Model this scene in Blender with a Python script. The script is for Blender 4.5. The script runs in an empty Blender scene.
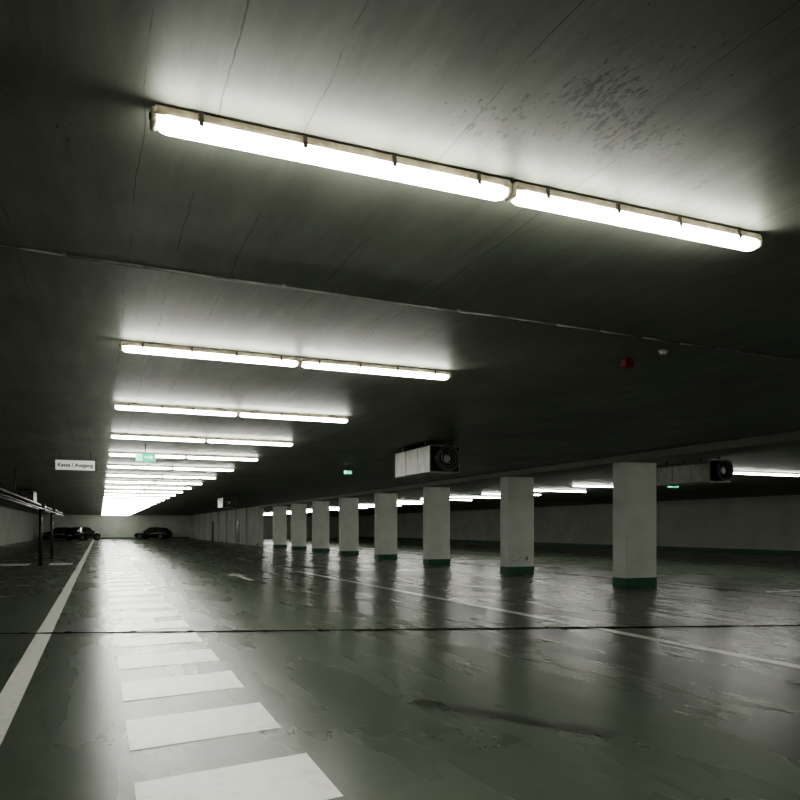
import bpy, bmesh, math, random
from mathutils import Vector, Matrix
random.seed(4)
S=bpy.context.scene
COL=S.collection
CZ=3.0      # ceiling height
XL,XR,Y0,Y1=-7.0,32.0,-10.0,98.0

# ------------------------------------------------------------------ materials
def newmat(name):
    m=bpy.data.materials.new(name); m.use_nodes=True
    nt=m.node_tree; b=nt.nodes['Principled BSDF']
    return m,nt,b
def N(nt,t,**k):
    n=nt.nodes.new(t)
    for a,v in k.items(): setattr(n,a,v)
    return n
def ramp(nt,src,p0,c0,p1,c1):
    r=nt.nodes.new('ShaderNodeValToRGB')
    r.color_ramp.elements[0].position=p0; r.color_ramp.elements[0].color=c0 if len(c0)==4 else (*c0,1)
    r.color_ramp.elements[1].position=p1; r.color_ramp.elements[1].color=c1 if len(c1)==4 else (*c1,1)
    nt.links.new(src,r.inputs[0]); return r
def mul(nt,a,b,fac=1.0,mode='MULTIPLY'):
    m=nt.nodes.new('ShaderNodeMix'); m.data_type='RGBA'; m.blend_type=mode
    m.inputs[0].default_value=fac
    nt.links.new(a,m.inputs[6]); nt.links.new(b,m.inputs[7]); return m.outputs[2]
def math_(nt,op,a,b=None):
    n=nt.nodes.new('ShaderNodeMath'); n.operation=op
    if hasattr(a,'links'): nt.links.new(a,n.inputs[0])
    else: n.inputs[0].default_value=a
    if b is not None:
        if hasattr(b,'links'): nt.links.new(b,n.inputs[1])
        else: n.inputs[1].default_value=b
    return n.outputs[0]
def noise(nt,vec,scale,detail,rough=.5,mapping=None,loc=None,rot=None):
    if mapping or loc or rot:
        mp=N(nt,'ShaderNodeMapping')
        if mapping: mp.inputs['Scale'].default_value=mapping
        if loc: mp.inputs['Location'].default_value=loc
        if rot: mp.inputs['Rotation'].default_value=rot
        nt.links.new(vec,mp.inputs['Vector']); vec=mp.outputs[0]
    n=N(nt,'ShaderNodeTexNoise'); n.inputs['Scale'].default_value=scale; n.inputs['Detail'].default_value=detail; n.inputs['Roughness'].default_value=rough
    nt.links.new(vec,n.inputs['Vector']); return n.outputs[0]
def plain(name,col,rough=0.5,metal=0.0,var=0.15,scale=6.0,bump=0.0,spec=0.5):
    m,nt,b=newmat(name)
    tc=N(nt,'ShaderNodeTexCoord')
    no=noise(nt,tc.outputs['Object'],scale,5)
    r=ramp(nt,no,0.3,tuple(c*(1-var) for c in col),0.7,tuple(min(1,c*(1+var)) for c in col))
    nt.links.new(r.outputs[0],b.inputs['Base Color'])
    b.inputs['Roughness'].default_value=rough; b.inputs['Metallic'].default_value=metal
    b.inputs['Specular IOR Level'].default_value=spec
    if bump:
        bp=N(nt,'ShaderNodeBump'); bp.inputs['Strength'].default_value=bump; bp.inputs['Distance'].default_value=0.01
        nt.links.new(no,bp.inputs['Height']); nt.links.new(bp.outputs[0],b.inputs['Normal'])
    return m
def emis(name,col,st):
    m,nt,b=newmat(name)
    b.inputs['Base Color'].default_value=(*col,1)
    b.inputs['Emission Color'].default_value=(*col,1)
    b.inputs['Emission Strength'].default_value=st
    return m

# ceiling: painted shuttered concrete
def ceiling_mat():
    m,nt,b=newmat('ceiling_concrete')
    geo=N(nt,'ShaderNodeNewGeometry'); pos=geo.outputs['Position']
    sep=N(nt,'ShaderNodeSeparateXYZ'); nt.links.new(pos,sep.inputs[0])
    base=ramp(nt,noise(nt,pos,0.8,6),0.3,(0.175,0.190,0.156),0.7,(0.265,0.285,0.238))
    st=ramp(nt,noise(nt,pos,1.0,9,.7,mapping=(5.0,.7,1)),0.32,(.74,.74,.74),.68,(1.12,1.12,1.12))
    # hairline cracks parallel with the aisle, two families
    wob=math_(nt,'MULTIPLY',noise(nt,pos,1.2,8,.55),0.10)
    def lines(shift,pitch,w,thr,ms):
        xx=math_(nt,'ADD',math_(nt,'ADD',sep.outputs[0],shift),wob)
        fr=math_(nt,'FRACT',math_(nt,'DIVIDE',xx,pitch))
        d=math_(nt,'ABSOLUTE',math_(nt,'SUBTRACT',fr,0.5))
        ln=math_(nt,'LESS_THAN',d,w/pitch)
        mask=ramp(nt,noise(nt,pos,ms,6,.6,loc=(shift*7,3,0)),thr,(0,0,0),thr+.08,(1,1,1))
        return math_(nt,'MULTIPLY',ln,mask.outputs[0])
    lnm=math_(nt,'MAXIMUM',lines(0.1,.62,.0023,.44,1.3),lines(.37,1.7,.0034,.42,2.5))
    inv=math_(nt,'SUBTRACT',1.0,math_(nt,'MULTIPLY',lnm,0.62))
    c=mul(nt,mul(nt,base.outputs[0],st.outputs[0]),inv)
    # scabby patch over the first lamps + sparse elsewhere
    vd=N(nt,'ShaderNodeVectorMath',operation='DISTANCE'); nt.links.new(pos,vd.inputs[0]); vd.inputs[1].default_value=(1.78,2.25,CZ)
    near=ramp(nt,vd.outputs['Value'],0.05,(.74,.74,.74),1.3,(0,0,0))
    n5=noise(nt,pos,1.3,2,loc=(3.1,1.7,0))
    spread=math_(nt,'ADD',ramp(nt,n5,0.56,(0,0,0),0.7,(.6,.6,.6)).outputs[0],near.outputs[0])
    n4=noise(nt,pos,1.0,9,.75,mapping=(34,14,9),rot=(0,0,.2))
    thr=math_(nt,'ADD',n4,math_(nt,'MULTIPLY',math_(nt,'SUBTRACT',spread,1.0),0.15))
    sp=ramp(nt,thr,0.53,(0,0,0),0.57,(1,1,1)).outputs[0]
    inv2=math_(nt,'SUBTRACT',1.0,math_(nt,'MULTIPLY',sp,0.74))
    c=mul(nt,c,inv2)
    nt.links.new(c,b.inputs['Base Color'])
    n6=noise(nt,pos,9,9,.65,mapping=(1.0,0.35,1))
    h=math_(nt,'SUBTRACT',n6,math_(nt,'MULTIPLY',lnm,0.3))
    bp=N(nt,'ShaderNodeBump'); bp.inputs['Strength'].default_value=0.45; bp.inputs['Distance'].default_value=0.006
    nt.links.new(h,bp.inputs['Height']); nt.links.new(bp.outputs[0],b.inputs['Normal'])
    b.inputs['Roughness'].default_value=0.50; b.inputs['Specular IOR Level'].default_value=0.45
    return m
# floor: sealed coating, evenly damp sheen
def floor_mat(name,c0,c1):
    m,nt,b=newmat(name)
    geo=N(nt,'ShaderNodeNewGeometry'); pos=geo.outputs['Position']
    base=ramp(nt,noise(nt,pos,0.35,3),0.2,c0,0.8,c1)
    sm=ramp(nt,noise(nt,pos,6,3),0.3,(0.93,0.93,0.93),0.7,(1.06,1.06,1.06))
    c=mul(nt,base.outputs[0],sm.outputs[0]); nt.links.new(c,b.inputs['Base Color'])
    a_=noise(nt,pos,0.5,2,.5,mapping=(1.4,0.5,1),rot=(0,0,.15))
    b_=noise(nt,pos,1.3,2,.5,mapping=(2.4,.35,1),rot=(0,0,.35))
    mixn=math_(nt,'ADD',math_(nt,'MULTIPLY',a_,.55),math_(nt,'MULTIPLY',b_,.45))
    rr=ramp(nt,mixn,0.25,(0.215,)*3,0.75,(0.345,)*3); nt.links.new(rr.outputs[0],b.inputs['Roughness'])
    return m
def paint_mat(name,col,wear=0.34,lo=.78):
    m,nt,b=newmat(name)
    geo=N(nt,'ShaderNodeNewGeometry'); pos=geo.outputs['Position']
    r=ramp(nt,noise(nt,pos,9,6,.6),wear-0.1,tuple(c*lo for c in col),wear+0.15,col)
    nt.links.new(r.outputs[0],b.inputs['Base Color']); b.inputs['Roughness'].default_value=0.29
    return m
M_ceil=ceiling_mat()
M_floor=floor_mat('floor_coating',(0.074,0.090,0.065),(0.100,0.120,0.088))
M_paint=paint_mat('road_paint_white',(0.88,0.89,0.81))
M_paint2=paint_mat('road_paint_worn',(0.60,0.61,0.54),.35,.6)
M_wall=plain('wall_paint_grey',(0.50,0.53,0.46),0.7,var=0.12,scale=0.7,bump=0.1)
M_wallw=plain('wall_paint_white',(0.54,0.56,0.49),0.7,var=0.1,scale=0.7,bump=0.1)
M_column=plain('column_paint',(0.78,0.80,0.72),0.6,var=0.08,scale=2.0,bump=0.15)
M_green=plain('base_green',(0.015,0.12,0.05),0.45)
M_scuff=plain('scuff_grey',(0.22,0.22,0.20),0.8)
M_beam=plain('beam_concrete',(0.22,0.235,0.195),0.55,scale=1.0,bump=0.2)
M_dark=plain('joint_dark',(0.008,0.008,0.007),0.9,var=0.5,scale=20,spec=0.08)
M_wet=plain('joint_debris_wet',(0.35,0.35,0.31),0.15)
M_tyre=plain('tyre_mark_rubber',(0.050,0.060,0.044),0.30,var=0.3,scale=12)
M_tube=emis('lamp_diffuser',(1.0,0.99,0.92),21.0)
M_house=plain('lamp_housing',(0.34,0.29,0.22),0.5,var=0.5,scale=14)
M_clip=plain('lamp_clip_steel',(0.08,0.07,0.06),0.35,metal=0.5)
M_endcap=plain('lamp_endcap',(0.62,0.56,0.44),0.4)
M_met=plain('fan_sheet_steel',(0.42,0.43,0.39),0.45,metal=0.2,var=0.15)
M_black=plain('matt_black',(0.012,0.012,0.012),0.4)
M_pipe=plain('pipe_dark_steel',(0.05,0.05,0.047),0.35,metal=0.6)
M_conduit=plain('conduit_pvc',(0.24,0.24,0.21),0.5,var=0.4)
M_red=plain('alarm_red',(0.16,0.012,0.010),0.4)
M_white=plain('plastic_white',(0.45,0.45,0.41),0.4,var=0.04)
M_signw=emis('sign_panel_white',(0.75,0.76,0.70),0.2)
M_signg=emis('exit_sign_green',(0.03,0.60,0.33),0.55)
M_pict=emis('exit_pictogram',(0.8,1.0,0.9),1.0)
M_carp=plain('car_paint_black',(0.012,0.012,0.014),0.15,var=0.05)
M_glass=plain('car_glass',(0.03,0.035,0.035),0.05,var=0.05)
M_rub=plain('car_tyre',(0.012,0.012,0.012),0.8)
M_rim=plain('car_rim',(0.25,0.25,0.25),0.35,metal=0.9)
M_tail=plain('car_tail_light',(0.35,0.01,0.01),0.2)

# ------------------------------------------------------------------ mesh kit
class MB:
    def __init__(s): s.bm=bmesh.new(); s.mats=[]
    def mi(s,m):
        if m not in s.mats: s.mats.append(m)
        return s.mats.index(m)
    def box(s,x0,x1,y0,y1,z0,z1,m,bev=0.0):
        r=bmesh.ops.create_cube(s.bm,size=1.0)
        bmesh.ops.transform(s.bm,matrix=Matrix.Translation(((x0+x1)/2,(y0+y1)/2,(z0+z1)/2))@Matrix.Diagonal((x1-x0,y1-y0,z1-z0,1)),verts=r['verts'])
        i=s.mi(m); fs={f for v in r['verts'] for f in v.link_faces}
        for f in fs: f.material_index=i
        if bev:
            es={e for v in r['verts'] for e in v.link_edges}
            rb=bmesh.ops.bevel(s.bm,geom=list(es),offset=bev,segments=2,affect='EDGES',profile=0.5)
            for f in rb['faces']: f.material_index=i
    def cyl(s,p0,p1,r,m,seg=16,r2=None,smooth=True,caps=True):
        p0,p1=Vector(p0),Vector(p1); d=p1-p0
        q=bmesh.ops.create_cone(s.bm,cap_ends=caps,segments=seg,radius1=r,radius2=r if r2 is None else r2,depth=d.length)
        M=Matrix.Translation((p0+p1)/2)@Vector((0,0,1)).rotation_difference(d).to_matrix().to_4x4()
        bmesh.ops.transform(s.bm,matrix=M,verts=q['verts'])
        i=s.mi(m)
        for f in {f for v in q['verts'] for f in v.link_faces}:
            f.material_index=i; f.smooth=smooth and len(f.verts)==4
    def sph(s,c,r,m,sc=(1,1,1),seg=16):
        q=bmesh.ops.create_uvsphere(s.bm,u_segments=seg,v_segments=seg//2,radius=r)
        bmesh.ops.transform(s.bm,matrix=Matrix.Translation(c)@Matrix.Diagonal((*sc,1)),verts=q['verts'])
        i=s.mi(m)
        for f in {f for v in q['verts'] for f in v.link_faces}: f.material_index=i; f.smooth=True
    def poly(s,pts,m,smooth=False):
        vs=[s.bm.verts.new(p) for p in pts]; f=s.bm.faces.new(vs); f.material_index=s.mi(m); f.smooth=smooth; return f
    def tube(s,pts,r,m,seg=8):
        for a,b in zip(pts[:-1],pts[1:]): s.cyl(a,b,r,m,seg)
    def mesh(s,name):
        me=bpy.data.meshes.new(name); s.bm.to_mesh(me); s.bm.free()
        for m in s.mats: me.materials.append(m)
        return me
    def obj(s,name,loc=(0,0,0),rot=(0,0,0)):
        return place(s.mesh(name),name,loc,rot)
def place(me,name,loc=(0,0,0),rot=(0,0,0),parent=None):
    o=bpy.data.objects.new(name,me); o.location=loc; o.rotation_euler=rot; COL.objects.link(o)
    if parent: o.parent=parent
    return o
def boxobj(name,x0,x1,y0,y1,z0,z1,m,bev=0.0):
    b=MB(); cx,cy,cz=(x0+x1)/2,(y0+y1)/2,(z0+z1)/2
    b.box(x0-cx,x1-cx,y0-cy,y1-cy,z0-cz,z1-cz,m,bev); return b.obj(name,(cx,cy,cz))

# ------------------------------------------------------------------ shell
boxobj('floor',XL-.3,XR+.3,Y0-.3,Y1+.3,-0.2,0,M_floor)
boxobj('ceiling',XL-.3,XR+.3,Y0-.3,Y1+.3,CZ,CZ+0.3,M_ceil)
boxobj('wall_left',XL-.3,XL,Y0,Y1,0,CZ,M_wallw)
boxobj('wall_right',XR,XR+.3,Y0,Y1,0,CZ,M_wall)
boxobj('wall_front',XL-.3,XR+.3,Y0-.3,Y0,0,CZ,M_wall)
boxobj('wall_back',XL-.3,XR+.3,Y1,Y1+.3,0,CZ,M_wallw)
boxobj('baseboard_right',XR-.02,XR,Y0,Y1,0,0.22,M_green)
boxobj('baseboard_back',XL,10.8,Y1-.02,Y1,0,0.15,M_green)
# partition wall carrying on the line of the columns, with pilasters
b=MB()
b.box(10.98,11.25,53.4,Y1,0,CZ,M_wallw)
y=53.4
while y<Y1:
    b.box(10.86,11.0,y,y+0.6,0,CZ-0.01,M_wallw); y+=5.0
b.box(10.93,10.98,62.0,63.0,0,2.05,M_pipe); b.box(10.93,10.98,77.0,78.0,0,2.05,M_pipe)
b.obj('wall_partition')
boxobj('baseboard_partition',10.84,10.86,53.4,54.0,0,0.2,M_green)

# beam over the columns
BX=11.34
boxobj('ceiling_beam',BX-.44,BX+.44,Y0,53.4,2.84,CZ,M_beam,0.01)

# ------------------------------------------------------------------ columns
def column(y,variant):
    b=MB(); wx,wy=.44,.225
    b.box(-wx,wx,-wy,wy,0.0,2.84,M_column,0.012)
    b.box(-wx-.006,wx+.006,-wy-.006,wy+.006,0.0,0.22,M_green,0.004)
    if variant==1:   # thin pencil scribble near the base
        pts=[(-.30+.045*i,-wy-.001,.42+random.uniform(-.05,.09)) for i in range(9)]
        b.tube(pts,.005,M_scuff,5)
        b.box(.16,.22,-wy-.002,-wy,.40,.52,M_scuff)
    b.obj('concrete_column',(BX,y,0))
for k,y in enumerate([-1.8,3.2,8.2,13.2,18.25,23.75,28.8,33.8,38.7,43.5,48.6]):
    column(y,k-3 if k>3 else 0)

# ------------------------------------------------------------------ lamps
L=1.585
def lamp_mesh():
    b=MB(); h=L/2
    # housing tray (trapezoid), fixed to ceiling with small brackets ; origin at ceiling
    prof=[(-.040,-.052),(-.032,-.012),(.032,-.012),(.040,-.052)]
    i=b.mi(M_house)
    v0=[b.bm.verts.new((-h,p[0],p[1])) for p in prof]; v1=[b.bm.verts.new((h,p[0],p[1])) for p in prof]
    for a in range(4):
        f=b.bm.faces.new([v0[a],v0[(a+1)%4],v1[(a+1)%4],v1[a]]); f.material_index=i
    b.bm.faces.new(v0[::-1]).material_index=i; b.bm.faces.new(v1).material_index=i
    for x in (-.55,.0,.55): b.box(x-.03,x+.03,-.02,.02,-.012,0,M_clip)
    # diffuser : rounded U profile, bulging past the tray
    n=10; r=.050; zc=-.064
    def ring(x,s):
        vs=[b.bm.verts.new((x,-r*s*.84,zc+.014*s))]
        for k in range(n+1):
            a=math.pi+math.pi*k/n
            vs.append(b.bm.verts.new((x,math.cos(a)*r*s,zc+math.sin(a)*r*.68*s)))
        vs.append(b.bm.verts.new((x,r*s*.84,zc+.014*s)))
        return vs
    xs=[(-h+.012,.45),(-h+.02,.8),(-h+.045,1.0),(h-.045,1.0),(h-.02,.8),(h-.012,.45)]
    rings=[ring(x,s) for x,s in xs]; j=b.mi(M_tube)
    for q in range(len(rings)-1):
        for k in range(n+2):
            f=b.bm.faces.new([rings[q][k],rings[q][k+1],rings[q+1][k+1],rings[q+1][k]]); f.material_index=j; f.smooth=True
    for rr in (rings[0],rings[-1]):
        f=b.bm.faces.new(rr); f.material_index=j
    for s in (-1,1):
        b.box(s*h-.014,s*h+.010,-.038,.038,-.085,-.020,M_endcap,.008)
        b.cyl((s*(h+.008),0,-.045),(s*(h+.020),0,-.045),.014,M_clip,10)
    # spring clips : strap over the tray and a finger over the diffuser edge
    for x in (-.62,-.2,.2,.62):
        for s in (-1,1):
            b.box(x-.009,x+.009,s*.045-.004,s*.045+.005,-.054,-.014,M_clip)
            b.box(x-.009,x+.009,s*.050-.004,s*.050+.005,-.070,-.050,M_clip)
    b.cyl((h-.2,0,-.02),(h-.2,0,0),.012,M_clip,8)
    me=b.mesh('fluorescent_lamp'); return me
LM=lamp_mesh()
ys=[2.96,6.78]+[10.12+3.28*k for k in range(0,27)]
for i_,y in enumerate([-7.8,-4.2,-0.9]+ys):
    for x0 in (.175,1.79):
        place(LM,'fluorescent_lamp',(x0+L/2+(.02 if i_==3 else 0),y,CZ-.002))
for y in [-5.3,-1.85]+[1.6+3.45*k for k in range(0,26)]:
    for x0 in (16.25,17.87):
        place(LM,'fluorescent_lamp',(x0+L/2,y,CZ-.002))

# ------------------------------------------------------------------ ceiling joint / conduit
b=MB(); pts=[]
x=XL+.05
while x<10.8:
    pts.append((x,4.76+.035*(x+.55)+.012*math.sin(x*1.3)+random.uniform(-.006,.006),CZ-.009+random.uniform(-.003,.002))); x+=.45
b.tube(pts,.008,M_conduit,6)
pts2=[(p[0],p[1]+.022+.006*math.sin(p[0]*4),CZ-.006) for p in pts]
b.tube(pts2,.006,M_black,6)
for p in pts[::3]: b.box(p[0]-.012,p[0]+.012,p[1]-.02,p[1]+.02,CZ-.018,CZ,M_conduit)
b.obj('ceiling_conduit')

# ------------------------------------------------------------------ floor markings
b=MB(); Z=.003
k=0; y=3.30
while y<92:
    b.poly([(.165,y,Z),(1.13,y+.15,Z),(1.14,y+.90,Z),(.165,y+.75,Z)],M_paint); y+=1.345
b.obj('pedestrian_crossing_stripes')
b=MB(); b.poly([(-.75,-8,Z),(-.57,-8,Z),(-.57,90,Z),(-.75,90,Z)],M_paint); b.obj('lane_line')
b=MB(); b.poly([(6.33,1,Z),(6.49,1,Z),(5.76,22,Z),(5.57,22,Z)],M_paint); b.obj('lane_line')
b=MB()
for y in (29,39,49):
    b.poly([(5.6,y,Z),(5.72,y,Z),(5.72,y+4,Z),(5.6,y+4,Z)],M_paint2)
b.obj('lane_line')
b=MB()
for y in range(7,60,3):   # parking stalls on the left
    b.poly([(-5.6,y,Z),(-1.5,y,Z),(-1.5,y+.09,Z),(-5.6,y+.09,Z)],M_paint2)
b.poly([(-3.4,29.0,Z+.001),(-2.4,29.0,Z+.001),(-2.4,30.6,Z+.001),(-3.4,30.6,Z+.001)],M_paint)
b.poly([(-1.75,29.0,Z+.001),(-.95,29.0,Z+.001),(-.95,30.6,Z+.001),(-1.75,30.6,Z+.001)],M_paint)
b.obj('parking_bay_lines')
b=MB() # stalls between the columns and far wall
for y in range(6,80,5):
    b.poly([(13.0,y,Z),(15.0,y,Z),(15.0,y+.12,Z),(13.0,y+.12,Z)],M_paint)
    b.poly([(26.5,y,Z),(31.5,y,Z),(31.5,y+.12,Z),(26.5,y+.12,Z)],M_paint)
b.obj('parking_bay_lines')
# direction arrow
b=MB(); ax,ay=3.6,18.5
b.poly([(ax-.08,ay,Z),(ax+.08,ay,Z),(ax+.08,ay+2.0,Z),(ax-.08,ay+2.0,Z)],M_paint2)
b.poly([(ax-.3,ay+2.0,Z),(ax+.3,ay+2.0,Z),(ax,ay+3.2,Z)],M_paint2)
b.obj('direction_arrow_marking')
# expansion joint across floor
def joint(name,p,q,w):
    b=MB(); p=Vector((*p,0)); q=Vector((*q,0)); d=(q-p); n=int(d.length/.18); d/=n
    nn=Vector((-d.y,d.x,0)).normalized()
    o0=w
    for i in range(n):
        o1=w*random.uniform(.6,1.2)
        a=p+d*i; c=p+d*(i+1)
        b.poly([a-nn*o0+Vector((0,0,.006)),c-nn*o1+Vector((0,0,.006)),c+nn*o1+Vector((0,0,.006)),a+nn*o0+Vector((0,0,.006))],M_dark); o0=o1
    for i in range(0,n):
        if random.random()<.45:
            a=p+d*(i+random.random()); s=random.uniform(.014,.034)
            b.sph((a.x+nn.x*w,a.y+nn.y*w,.005),s,M_wet if random.random()<.5 else M_dark,(1.8,.6,.3),8)
    b.obj(name)
joint('floor_expansion_joint',(-6.9,12.35),(10.7,6.45),.055)
joint('floor_expansion_joint',(12.62,5.0),(12.55,52.0),.045)
# tyre marks (ribbed)
b=MB(); p=Vector((2.25,5.15,.0035)); q=Vector((3.10,3.78,.0035)); d=q-p; nn=Vector((-d.y,d.x,0)).normalized()
for r_ in range(-4,5):
    o=nn*(r_*.020)
    n=60
    for i in range(n):
        if random.random()<.12: continue
        a=p+d*(i/n)+o; c=p+d*((i+.8)/n)+o
        b.poly([a-nn*.008,c-nn*.008,c+nn*.008,a+nn*.008],M_tyre)
b.obj('tyre_mark')

# ------------------------------------------------------------------ jet fans
def jetfan():
    b=MB(); W,Hh,Ln=.62,.50,1.7   # origin top centre front
    b.box(-W/2,W/2,.0,Ln,-Hh,0,M_met,.012)
    for yy in (.0,.55,1.15,Ln-.03): b.box(-W/2-.008,W/2+.008,yy,yy+.03,-Hh-.008,.006,M_met)
    for s in (-1,1):              # hangers to ceiling
        for yy in (.25,1.35): b.box(s*.26-.02,s*.26+.02,yy,yy+.05,0,.098,M_pipe)
    b.box(-W/2+.02,W/2-.02,-.012,.0,-Hh+.02,-.02,M_black)
    for y0,y1 in ((-.16,0),(Ln,Ln+.16)):   # round nozzles
        seg=28
        ys_=(y0,y1) if y0<0 else (y1,y0)
        i=b.mi(M_black)
        rings=[]
        for (rad,yy) in ((.225,ys_[1]),(.245,ys_[0]),(.215,ys_[0]),(.19,ys_[1])):
            rings.append([b.bm.verts.new((rad*math.cos(2*math.pi*k/seg),yy,-Hh/2+rad*math.sin(2*math.pi*k/seg))) for k in range(seg)])
        for q in range(3):
            for k in range(seg):
                f=b.bm.faces.new([rings[q][k],rings[q][(k+1)%seg],rings[q+1][(k+1)%seg],rings[q+1][k]]); f.material_index=i; f.smooth=True
    # hub, blades, guard
    b.cyl((0,-.10,-Hh/2),(0,-.01,-Hh/2),.07,M_met,16,r2=.08)
    for k in range(7):
        a=2*math.pi*k/7; ca,sa=math.cos(a),math.sin(a); c2,s2=math.cos(a+.45),math.sin(a+.45)
        b.poly([(.07*ca,-.02,-Hh/2+.07*sa),(.185*ca,-.02,-Hh/2+.185*sa),(.185*c2,-.07,-Hh/2+.185*s2),(.07*c2,-.07,-Hh/2+.07*s2)],M_pipe)
    for rr in (.10,.15,.2,.235):
        pts=[(rr*math.cos(2*math.pi*k/24),-.16,-Hh/2+rr*math.sin(2*math.pi*k/24)) for k in range(25)]
        b.tube(pts,.005,M_met,5)
    return b.mesh('jet_fan')
JF=jetfan()
for (x,y) in ((6.0,12.2),(13.0,12.3),(6.07,37.2),(-2.9,34.0)):
    place(JF,'jet_fan',(x,y,2.90))

# ------------------------------------------------------------------ signs
def kasse():
    b=MB(); b.box(-.45,.45,-.02,.02,-.125,.125,M_signw,.006)
    b.box(-.47,.47,-.026,.026,-.142,-.122,M_clip); b.box(-.47,.47,-.026,.026,.122,.142,M_clip)
    for s in (-1,1):
        b.box(s*.46-.01,s*.46+.01,-.026,.026,-.142,.142,M_clip)
        b.cyl((s*.35,0,.14),(s*.35,0,.335),.006,M_clip,8)
    root=b.obj('hanging_direction_sign',(0,0,0))
    cu=bpy.data.curves.new('sign_text','FONT'); cu.body='Kasse / Ausgang'; cu.size=.125; cu.align_x='CENTER'; cu.align_y='CENTER'; cu.extrude=.001; cu.offset=.003
    o=bpy.data.objects.new('tmp',cu); COL.objects.link(o)
    bpy.context.view_layer.update()
    me=bpy.data.meshes.new_from_object(o.evaluated_get(bpy.context.evaluated_depsgraph_get()))
    bpy.data.objects.remove(o); me.materials.clear(); me.materials.append(M_black)
    place(me,'sign_lettering',(0,-.0225,0),(math.pi/2,0,0),root)
    return root
r=kasse(); r.location=(-.49,17.0,2.70); r.scale=(.86,.86,.86)
def exitsign(loc,rot=0,s=1.0,nm='exit_sign'):
    b=MB(); b.box(-.22,.22,-.03,.03,-.10,.10,M_signg,.008)
    b.box(-.23,.23,-.034,.034,.092,.115,M_endcap)
    b.box(-.20,-.08,-.034,-.03,-.075,.075,M_pict)
    b.box(-.02,.10,-.034,-.03,-.012,.012,M_pict)
    b.poly([(.10,-.0335,-.045),(.17,-.0335,0),(.10,-.0335,.045)],M_pict)
    b.sph((-.125,-.036,.045),.016,M_signg,(1,.2,1),8)
    b.box(-.15,-.11,-.037,-.033,-.02,.03,M_signg); b.box(-.165,-.145,-.037,-.033,-.065,-.02,M_signg); b.box(-.12,-.10,-.037,-.033,-.065,-.02,M_signg)
    b.cyl((0,0,.11),(0,0,(CZ-.002-loc[2])/s),.01,M_clip,8)
    o=b.obj(nm,loc,(0,0,rot)); o.scale=(s,s,s)
exitsign((.82,14.9,2.73),0,.85)
exitsign((17.2,18.2,2.76))
exitsign((6.05,18.1,2.82),0,.5)

# alarm beacon and smoke detector
b=MB(); b.box(-.055,.055,-.04,.04,-.085,-.012,M_red,.01); b.box(-.035,.035,-.03,.03,-.014,0,M_clip)
b.cyl((0,0,-.10),(0,0,-.085),.025,M_red,12); b.obj('alarm_sounder',(4.74,5.62,CZ))
b=MB(); b.cyl((0,0,-.015),(0,0,0),.050,M_white,20); b.cyl((0,0,-.045),(0,0,-.015),.028,M_white,20,r2=.042); b.cyl((0,0,-.052),(0,0,-.045),.012,M_black,10)
b.obj('smoke_detector',(4.82,5.22,CZ))

# ------------------------------------------------------------------ railing pipes on the left
b=MB()
for (xx,zz,r_) in ((-1.95,2.16,.045),(-1.85,2.02,.03),(-2.12,2.06,.035)):
    b.cyl((xx,8,zz),(xx,44,zz),r_,M_pipe,12)
for yy in (10,16,22,40):
    b.box(-2.2,-1.75,yy-.02,yy+.02,2.20,2.24,M_pipe)
    b.cyl((-2.12,yy,2.03),(-2.12,yy,CZ-.003),.010,M_pipe,8)
for yy in (28.5,35.0):
    b.cyl((-1.95,yy,0),(-1.95,yy,2.16),.055,M_pipe,12); b.cyl((-1.95,yy,0),(-1.95,yy,.02),.12,M_pipe,16)
    b.box(-2.0,-1.8,yy-.03,yy+.03,1.95,2.2,M_pipe)
b.obj('pipe_rack')

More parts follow.
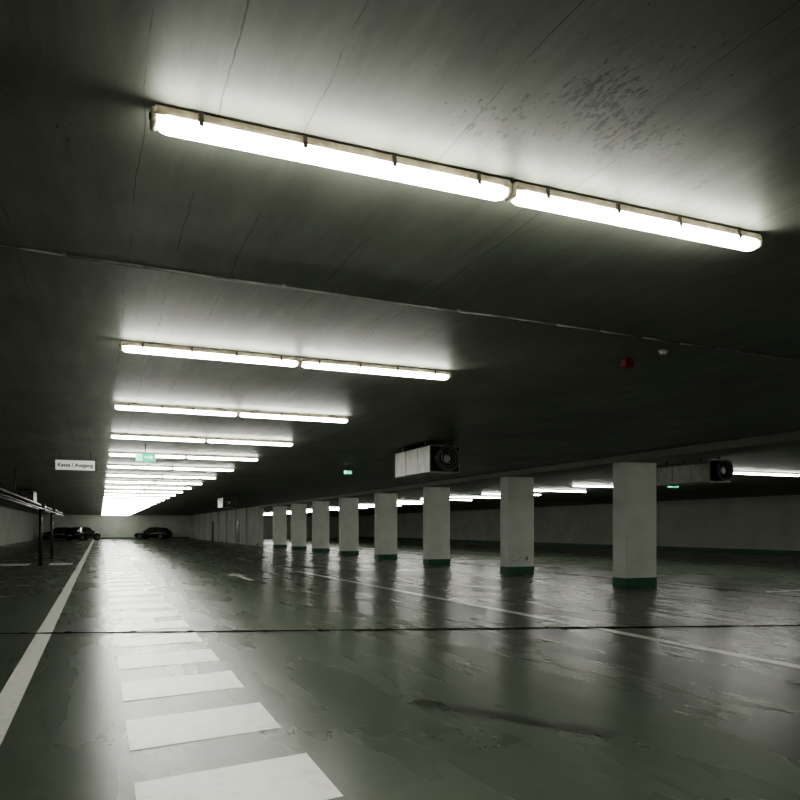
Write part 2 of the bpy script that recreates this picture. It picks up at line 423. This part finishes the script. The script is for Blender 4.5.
# ------------------------------------------------------------------ cars
def car_mesh():
    b=MB(); i=b.mi(M_carp); g=b.mi(M_glass)
    low=[(-2.12,.45,.72,.70),(-2.05,.28,.88,.80),(-1.75,.22,.98,.85),(-1.3,.20,.97,.86),(-.6,.20,.93,.87),(.2,.20,.91,.87),(.9,.20,.90,.86),(1.45,.20,.84,.85),(1.9,.24,.74,.80),(2.12,.36,.60,.68)]
    rings=[]
    for (x,zb,zt,w) in low:
        m=(zb+zt)/2
        rings.append([b.bm.verts.new(p) for p in ((x,-w*.92,zb),(x,-w,m),(x,-w*.95,zt-.05),(x,-w*.86,zt),(x,0,zt+.03),(x,w*.86,zt),(x,w*.95,zt-.05),(x,w,m),(x,w*.92,zb))])
    for a,c in zip(rings[:-1],rings[1:]):
        for k in range(9):
            f=b.bm.faces.new([a[k],a[(k+1)%9],c[(k+1)%9],c[k]]); f.material_index=i; f.smooth=True
    b.bm.faces.new(rings[0]).material_index=i; b.bm.faces.new(rings[-1][::-1]).material_index=i
    cab=[(-1.95,.93,.74),(-1.45,1.36,.60),(-.6,1.45,.60),(.15,1.42,.60),(1.05,.90,.74)]
    rg=[]
    for (x,z,w) in cab:
        rg.append([b.bm.verts.new(p) for p in ((x,-.76,.90),(x,-w,z),(x,w,z),(x,.76,.90))])
    for n_,(a,c) in enumerate(zip(rg[:-1],rg[1:])):
        for k in range(3):
            f=b.bm.faces.new([a[k],a[k+1],c[k+1],c[k]])
            f.material_index = g if (k!=1 or n_ in (0,3)) else i
    for xx in (-.62,.25): 
        for s in (-1,1): b.box(xx-.04,xx+.04,s*.70-.03,s*.70+.05,.88,1.38,M_carp)
    for x in (-1.32,1.32):
        for s in (-1,1):
            b.cyl((x,s*.66,.32),(x,s*.875,.32),.32,M_rub,24); b.cyl((x,s*.87,.32),(x,s*.885,.32),.21,M_rim,20)
            b.cyl((x,s*.88,.32),(x,s*.895,.32),.05,M_black,10)
            b.cyl((x,s*.60,.33),(x,s*.868,.33),.37,M_black,24)
    for s in (-1,1):
        b.box(-2.10,-1.98,s*.62-.12,s*.62+.12,.68,.82,M_tail,.02); b.box(1.98,2.10,s*.56-.14,s*.56+.14,.56,.68,M_white,.02)
        b.box(.72,.86,s*.86-.02,s*.86+.13,.90,1.02,M_carp,.03)
    b.box(-2.15,-2.09,-.25,.25,.50,.62,M_white)
    return b.mesh('car')
CM=car_mesh()
place(CM,'car',(-1.7,85.5,0),(0,0,math.radians(55)))
place(CM,'car',(-4.3,92.5,0),(0,0,math.radians(-155)))
place(CM,'car',(6.0,92.5,0),(0,0,math.radians(150)))

# ------------------------------------------------------------------ world, camera, view
w=bpy.data.worlds.new('World'); S.world=w; w.use_nodes=True
w.node_tree.nodes['Background'].inputs[0].default_value=(0.01,0.01,0.01,1)
w.node_tree.nodes['Background'].inputs[1].default_value=0.2
S.view_settings.view_transform='AgX'
S.view_settings.look='AgX - Medium High Contrast'
S.view_settings.exposure=1.1
cd=bpy.data.cameras.new('camera'); cam=bpy.data.objects.new('camera',cd); COL.objects.link(cam)
cd.sensor_width=36; cd.lens=36*720/800; cd.shift_y=128/800; cd.clip_start=.05; cd.clip_end=500
cam.location=(0,0,1.35); cam.rotation_euler=(math.pi/2,0,-math.atan(300/720))
S.camera=cam
